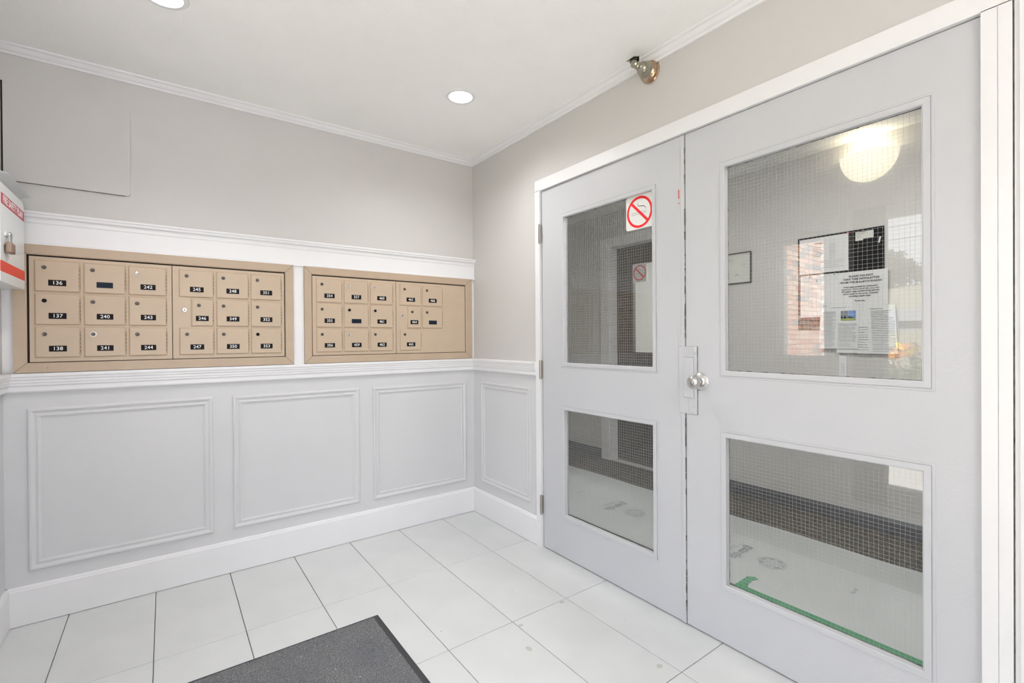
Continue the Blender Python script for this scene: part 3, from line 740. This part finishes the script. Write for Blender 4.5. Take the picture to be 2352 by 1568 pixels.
# framed certificate
cf = empty('framed_certificate', (LX, -.955, 1.60), 'framed paper certificate with thin black frame on the lobby wall', 'picture frame')
pframe('frame', 'X', -1.046, -.862, 1.603, 1.834, prof=[(0, 0), (0, .018), (.005, .018), (.005, 0)], material=BLACK, parent=cf, kind=None, pos=LX)
bm = bx(LX-.004, LX-.001, -1.042, -.866, 1.607, 1.83, mi=0)
for y, z, wd, h in ((-.893, 1.786, .035, .003), (-.891, 1.778, .025, .002), (-.99, 1.745, .012, .006), (-.97, 1.735, .02, .002), (-1.01, 1.72, .01, .003), (-.935, 1.662, .05, .002), (-.935, 1.672, .03, .006)):
    box(bm, LX-.0045, LX-.004, y-wd/2, y+wd/2, z-h/2, z+h/2, mi=1)
obj('certificate', bm, [PAPER2, GREYINK], parent=cf)
# bulletin board and its papers
obj('bulletin_board', bx(LX-.010, LX-.0005, -1.850, -1.367, 1.245, 1.864, bev=.001), BLACK, label='black bulletin board behind pinned papers on the lobby wall', cat='board')
def paper(name, y0, y1, z0, z1, lift, label, cat, lines=(), tilt=0, material=PAPER, writing=None, extra=None):
    x = LX-.0105-lift; root = empty(name, (x, (y0+y1)/2, z0), label, cat, 'papers on the bulletin board')
    bm = B(); wdt, hgt = y0-y1, z1-z0
    flatpoly(bm, [(x-.0015, y0, z1), (x-.0015, y1, z1), (x-.005, y1+tilt*(z0-z1), z0), (x-.005, y0+tilt*(z0-z1), z0)], (-1, 0, 0), .0004)
    obj('sheet', bm, material, parent=root)
    xi = x-.0058
    bm = B()
    for (u0, u1, v0, v1, n, h) in lines:       # block of text lines in sheet fractions, v from the top
        for i in range(n):
            v = v0+(v1-v0)*i/max(1, n-1); ue = u1-random.choice((0, 0, .02, .05, .12))*(u1-u0)*2
            za = z1-v*hgt; ya, yb_ = y0-u0*wdt, y0-ue*wdt; o_ = tilt*(za-z1)
            box(bm, xi, xi+.0004, ya+o_, yb_+o_, za-h/2, za+h/2)
    if writing:
        for s, sz_, y, z, sx in writing: text(bm, s, sz_, (xi+.0002, y, z), (0, -1, 0), (0, 0, 1), sx=sx, bold=.0003)
    if lines or writing: obj('print', bm, INK if writing else GREYINK, parent=root, kind='stuff')
    return root
paper('typed_list', -1.380, -1.667, 1.616, 1.851, .001, 'landscape typed list pinned at the top left of the black board', 'paper',
      lines=[(.32, .5, .15, .17, 2, .003), (.28, .52, .28, .95, 15, .0024), (.62, .76, .22, .60, 8, .0022), (.52, .9, .66, .86, 5, .002)])
paper('handwritten_sheet', -1.385, -1.602, 1.325, 1.606, .001, 'plain sheet with sparse marks on the left, below the typed list', 'paper',
      lines=[(.45, .49, .12, .16, 3, .004), (.28, .42, .33, .33, 1, .004), (.3, .36, .5, .76, 4, .003)])
paper('notice', -1.600, -1.872, 1.090, 1.603, .004, 'printed notice asking people not to take the newsletter', 'notice',
      writing=[('PLEASE DO NOT', .0155, -1.7345, 1.5735, 1.12), ('TAKE THIS NEWSLETTER', .0155, -1.7345, 1.5555, 1.12), ('FROM THE BULLETIN BOARD', .0155, -1.7325, 1.537, 1.08),
               ('It has been printed for everyone\'s', .0125, -1.7315, 1.507, 1.04), ('enjoyment. If you would like your very', .0125, -1.7295, 1.493, 1.02), ('own paper copy, contact Doug and you', .0125, -1.7295, 1.479, 1.0),
               ('will be added to the group of people', .0125, -1.7295, 1.464, 1.0), ('receiving a paper copy.', .0125, -1.7275, 1.449, 1.0), ('Thank you.', .0125, -1.728, 1.419, 1.0)])
nw = paper('newsletter', -1.510, -1.728, 1.117, 1.411, .009, 'newsletter page with a small colour photo of trees, low on the board', 'newsletter',
      lines=[(.08, .2, .05, .05, 1, .003), (.08, .42, .19, .96, 26, .0022), (.48, .95, .46, .96, 17, .0022), (.3, .8, .1, .1, 1, .002)], tilt=-.03)
xi = LX-.0105-.009-.0060
bm = B()
box(bm, xi, xi+.0005, -1.7085, -1.668, 1.297, 1.358, mi=0); box(bm, xi, xi+.0005, -1.668, -1.627, 1.297, 1.358, mi=3)
box(bm, xi-.0003, xi, -1.7085, -1.627, 1.297, 1.309, mi=1)
for k in range(16):
    y = random.uniform(-1.70, -1.63); h = random.uniform(.008, .024); flatpoly(bm, [(xi-.0005, y-.005, 1.308), (xi-.0005, y+.005, 1.308), (xi-.0005, y, 1.308+h)], (-1, 0, 0), .0002, mi=2)
obj('colour_photo', bm, [mat('photo_sky', (.16, .30, .62), .6), mat('photo_grass', (.35, .42, .08), .6), mat('photo_trees', (.03, .06, .04), .6), mat('photo_grey_sky', (.20, .23, .28), .6)], parent=nw)
paper('bulletin_sheet', -1.700, -1.905, 1.088, 1.385, .006, 'grey sheet of close text overlapping the newsletter at its right', 'paper',
      lines=[(.38, .7, .07, .07, 1, .003), (.40, .98, .12, .95, 24, .0022), (.02, .3, .45, .92, 10, .0028)], tilt=.05)
nc = empty('note_card', (LX-.012, -1.75, 1.80), 'small cream card pinned high on the bare black board', 'card', 'papers on the bulletin board')
bm = B(); xx = LX-.0125
flatpoly(bm, [(xx, -1.704, 1.848), (xx, -1.799, 1.848), (xx, -1.799, 1.803), (xx, -1.745, 1.803), (xx, -1.745, 1.793), (xx, -1.704, 1.793)], (-1, 0, 0), .0005)
for z, wd in ((1.838, .05), (1.832, .04), (1.822, .022), (1.816, .02), (1.81, .02)): box(bm, xx-.0008, xx-.0005, -1.711-wd, -1.711, z, z+.0018, mi=1)
obj('card', bm, [PAPER2, GREYINK], parent=nc)
for nm, y, z, c_, lb in (('red_push_pin', -1.667, 1.852, SIGNRED, 'red push pin holding the corner of the typed list'), ('push_pin', -1.749, 1.851, DSTEEL, 'dark push pin holding the small cream card'),
                     ('push_pin', -1.447, 1.596, BLACK, 'black push pin at the top of the handwritten sheet'), ('teal_push_pin', -1.592, 1.598, mat('teal', (.1, .4, .42), .4), 'teal push pin beside the top of the notice')):
    tag(obj(nm, lathe(B(), [(.003, .001), (.0025, .006), (.005, .008), (.005, .011), (0, .0125)], (LX-.016, y, z), (-1, 0, 0), n=12), c_, smooth=True), lb, 'push pin', 'push pins on the board')
bm = B(); flatpoly(bm, [(xx, -1.838, 1.80), (xx, -1.828, 1.802), (xx, -1.822, 1.765), (xx, -1.829, 1.762)], (-1, 0, 0), .0006)
obj('paper_scrap', bm, PAPER, label='torn white paper scrap at the right of the bare black board', cat='paper')
sp = empty('reflection_plate', (LX, -1.63, .99), 'narrow white plate, put in for a reflection, low on the wall under the papers', 'reflection stand-in')  # solid plate on the lobby wall in place of a reflected white box
obj('plate', bx(LX-.006, LX-.0005, -1.652, -1.608, .92, 1.072, bev=.002), TRIM, parent=sp)
obj('raised_face', bx(LX-.010, LX-.005, -1.638, -1.622, .965, 1.03, bev=.002), PAPER, parent=sp)

# ------------------------------------------------------------------ side wall openings (seen as reflections in the door glass)
w1 = empty('window_1', (XS-.07, -1.176, 1.035), kind='structure')
obj('glass_pane', bx(XS-.074, XS-.068, -1.30, -.997, 1.047, 1.946), GLASS2, parent=w1)
pframe('window_frame', 'Y', 0, 1, 0, 1, kind=None, parent=w1) if False else None
bm = B()
for y0, y1, z0, z1 in ((-1.3115, -.9855, 1.0355, 1.047), (-1.3115, -.9855, 1.946, 1.9575), (-.997, -.9855, 1.047, 1.946), (-1.3115, -1.30, 1.047, 1.946)): box(bm, XS-.09, XS-.05, y0, y1, z0, z1)
obj('window_frame', bm, TRIM, parent=w1)
obj('trim_17', bx(XS+.0005, XS+.012, -1.424, -1.374, .165, 2.10, bev=.002), TRIM, kind='structure')
obj('trim_18', bx(XS+.0005, XS+.010, -1.485, -1.468, .165, 2.10, bev=.002), TRIM, kind='structure')
d4 = empty('door_4', (XS-.06, -2.15, 0), kind='structure')
bm = B(); xa, xb = XS-.085, XS-.04
box(bm, xa, xb, -2.699, -2.60, 0, 2.119); box(bm, xa, xb, -2.60, -1.69, 2.025, 2.119); box(bm, xa, xb, -2.60, -1.69, .0, .14)
obj('leaf', bm, TRIM, parent=d4)
obj('reflection_dark_board', bx(xa, xb+.035, -1.69, -1.501, 0, 2.119), mat('dark_board', (.03, .027, .025), .5), parent=d4)  # dark board added so the door glass reflects dark here
obj('glass_pane', bx(xa+.02, xa+.026, -2.60, -1.69, .14, 2.025), GLASS2, parent=d4)
w2 = empty('window_2', (-1.4, YF-.07, .35), kind='structure')
obj('glass_pane', bx(-2.13, -1.17, YF-.073, YF-.067, .27, 2.08), GLASS2, parent=w2)
bm = B()
for x0, x1, z0, z1 in ((-2.1495, -1.1505, .2505, .27), (-2.1495, -1.1505, 2.08, 2.0995), (-2.1495, -2.13, .27, 2.08), (-1.17, -1.1505, .27, 2.08)): box(bm, x0, x1, YF-.10, YF-.04, z0, z1)
obj('window_frame', bm, TRIM, parent=w2)

# ------------------------------------------------------------------ outdoors
prof = [(-2.43, -.05), (-3.3, -.05), (-3.5, .02), (-4.0, .45), (-5.5, .70), (-8.8, 1.30)]
def strip(name, pts, m, y0=-40, y1=60, kind='structure'):
    bm = B(); a = [bm.verts.new((x, y0, z)) for x, z in pts]; b = [bm.verts.new((x, y1, z)) for x, z in pts]
    for i in range(len(pts)-1): bm.faces.new((a[i], a[i+1], b[i+1], b[i]))
    return obj(name, bm, m, kind=kind)
strip('stoop', prof[:3], CONC, -4.3, .149)
strip('front_path', [(9, -.06), (-3.4, -.06)], CONC, -40, -4.06)
strip('garden_bank', [(-3.49, .0), (-4.0, .45), (-5.5, .70), (-8.8, 1.30)], GRASS)
strip('road', [(-8.8, 1.30), (-16, 2.01)], ROAD)
strip('hillside', [(-16, 2.01), (-40, 4.81), (-70, 6.2)], GRASS, -60, 90)
obj('sun_blocker', bx(-3.2, 3.0, -5.85, YF-.15, 2.62, 2.8), CONC, kind='structure')  # unseen slab added to keep the sun out of the front window
# sunlit brick return wall, bricks built one by one where the window shows them
bw = obj('wall_brick', bx(-8.5, -2.46, .16, .5, -.05, 3.4), MORTAR, kind='structure')
bms = []
for m in BRK:
    b_ = bx(-.0965, .0965, -.012, .012, -.0285, .0285, bev=.0015); me = bpy.data.meshes.new('brick'); bmesh.ops.recalc_face_normals(b_, faces=b_.faces); b_.to_mesh(me); b_.free(); me.materials.append(m); bms.append(me)
for r_i in range(27):
    for k in range(9):
        x = -4.45-.205*k+(.1025 if r_i % 2 else 0); z = .86+.0675*r_i
        link('brick', random.choice([bms[0], bms[1], bms[1], bms[2], bms[3], bms[3], bms[3]]), bw, (x, .152+random.uniform(-.001, .001), z))
# tree, hedge
def blob(bm, c, r, n, leaf):
    for k in range(n):
        v = Vector((random.gauss(0, 1), random.gauss(0, 1), random.gauss(0, 1))).normalized()*r*random.uniform(.55, 1)
        p = Vector(c)+Vector((v.x, v.y, v.z*.8)); a = Vector((random.gauss(0, 1), random.gauss(0, 1), random.gauss(0, 1))).normalized()*leaf; b = a.orthogonal().normalized()*leaf*.6
        bm.faces.new([bm.verts.new(p+q) for q in (a, b, -a, -b)])
tr = empty('tree', (-35, 7.2, 4.2), 'dark leafy tree across the road, reflected in the right door glass', 'tree')
obj('trunk', tube(B(), [(-35, 7.2, 4.1), (-35, 7.1, 5.4), (-34.9, 7.2, 6.6)], .16), BARK, parent=tr)
bm = B()
for c_, r in (((-35, 7.1, 6.0), .8), ((-35, 6.5, 5.5), .7), ((-35, 7.5, 5.4), .8), ((-35, 6.9, 4.9), .8), ((-35, 6.2, 5.2), .4)): blob(bm, c_, r, 500, .10)
obj('foliage', bm, LEAFD, parent=tr)
bm = B()
for k in range(26): blob(bm, (-39+random.uniform(-.5, .5), -6+k*1.1, 5.1+random.uniform(0, .7)), .9, 130, .16)
obj('hedge', bm, LEAF, label='low green shrubbery along the top of the far lawn', cat='hedge', kind='stuff')
for k, (z, lb) in enumerate(((7.6, 'highest overhead cable across the reflected sky'), (6.9, 'middle overhead cable across the reflected sky'), (5.25, 'lowest overhead cable before the reflected lawn'))):
    obj('overhead_cable', tube(B(), [(-30, -20, z-.25), (-30, 0, z-.5), (-30, 8, z-.45), (-30, 30, z)], .018, n=5), BLACK, label=lb, cat='cable', group='overhead cables')
hs_ = empty('house_sign', (-9, -.2, 1.28), 'long low grey sign by the road, seen in the right door glass', 'sign')
bm = bx(-9.03, -9.0, -.42, -.02, 1.34, 1.475); 
obj('board', bm, mat('sign_grey', (.07, .07, .07), .6), parent=hs_)
bm = B()
for k, y in enumerate((-.09, -.17, -.25, -.33)): box(bm, -8.999, -8.995, y-.022, y+.022, 1.365, 1.375); box(bm, -8.999, -8.995, y-.022, y+.022, 1.44, 1.45); box(bm, -8.999, -8.995, y-.022, y-.012, 1.365, 1.45)
obj('worn_figures', bm, mat('sign_figures', (.30, .30, .30), .6), parent=hs_)
obj('post', bx(-9.02, -9.005, -.40, -.37, 1.25, 1.34), DSTEEL, parent=hs_)
def ter(x):
    for (xa, za), (xb, zb) in zip([(-3.49, 0), (-4, .45), (-5.5, .7)], [(-4, .45), (-5.5, .7), (-8.8, 1.3)]):
        if xb <= x <= xa: return za+(zb-za)*(xa-x)/(xa-xb)
    return 0
bm = B()
for k in range(1500):
    x = random.uniform(-5.4, -3.9); y = -1.25+(x+4)*-.28+random.uniform(-.5, .5); z0 = ter(x); h = random.uniform(.05, .42)
    p = Vector((x, y, z0+h)); a = Vector((random.gauss(0, 1), random.gauss(0, 1), random.gauss(0, 1.5))).normalized()*.035; b = a.orthogonal().normalized()*.012
    bm.faces.new([bm.verts.new(p+q) for q in (a, b, -a, -b)])
obj('flower_bed_foliage', bm, LEAF, label='green foliage of the flower bed outside the side door', cat='plants', kind='stuff')
FC = [mat('petal_orange', (.95, .38, .03), .7), mat('petal_pink', (.85, .32, .45), .7), mat('petal_lilac', (.66, .45, .85), .7), mat('petal_white', (.9, .85, .8), .7), mat('petal_yellow', (.95, .70, .08), .7)]
fnames = ['orange', 'pink', 'lilac', 'white', 'yellow']
protos = []
for m in FC:
    b_ = B()
    for q in range(7):
        a = q*2*math.pi/7; d = Vector((math.cos(a), math.sin(a), .25)); s_ = Vector((-math.sin(a), math.cos(a), 0))
        p0, p1 = d*.006, d*.042
        b_.faces.new([b_.verts.new(v) for v in (p0, d*.028+s_*.016, p1, d*.028-s_*.016)])
    me = bpy.data.meshes.new('bloom'); b_.to_mesh(me); b_.free(); me.materials.append(m); protos.append(me)
stm = bpy.data.meshes.new('stem'); b_ = tube(B(), [(0, 0, -.4), (.01, 0, -.2), (0, 0, 0)], .004, n=5); b_.to_mesh(stm); b_.free(); stm.materials.append(LEAF)
for k in range(48):
    x = random.uniform(-5.2, -3.95); y = -1.25+(x+4)*-.28+random.uniform(-.42, .42); z = ter(x)+random.uniform(.33, .48)
    q = random.choice((0, 0, 1, 1, 2, 3, 4)) if x < -4.5 else random.choice((1, 1, 2, 3, 0))
    r = empty('garden_flower', (x, y, z-.38), '%s garden flower in the bed outside, reflected in the door glass' % fnames[q], 'flower', '%s flowers in the garden bed' % fnames[q])
    o_ = link('bloom', protos[q], r, (x, y, z)); o_.rotation_euler = (random.uniform(-.6, .6), random.uniform(.3, 1.2), random.uniform(0, 6)); o_.scale = (1.3,)*3
    link('stem', stm, r, (x, y, z))
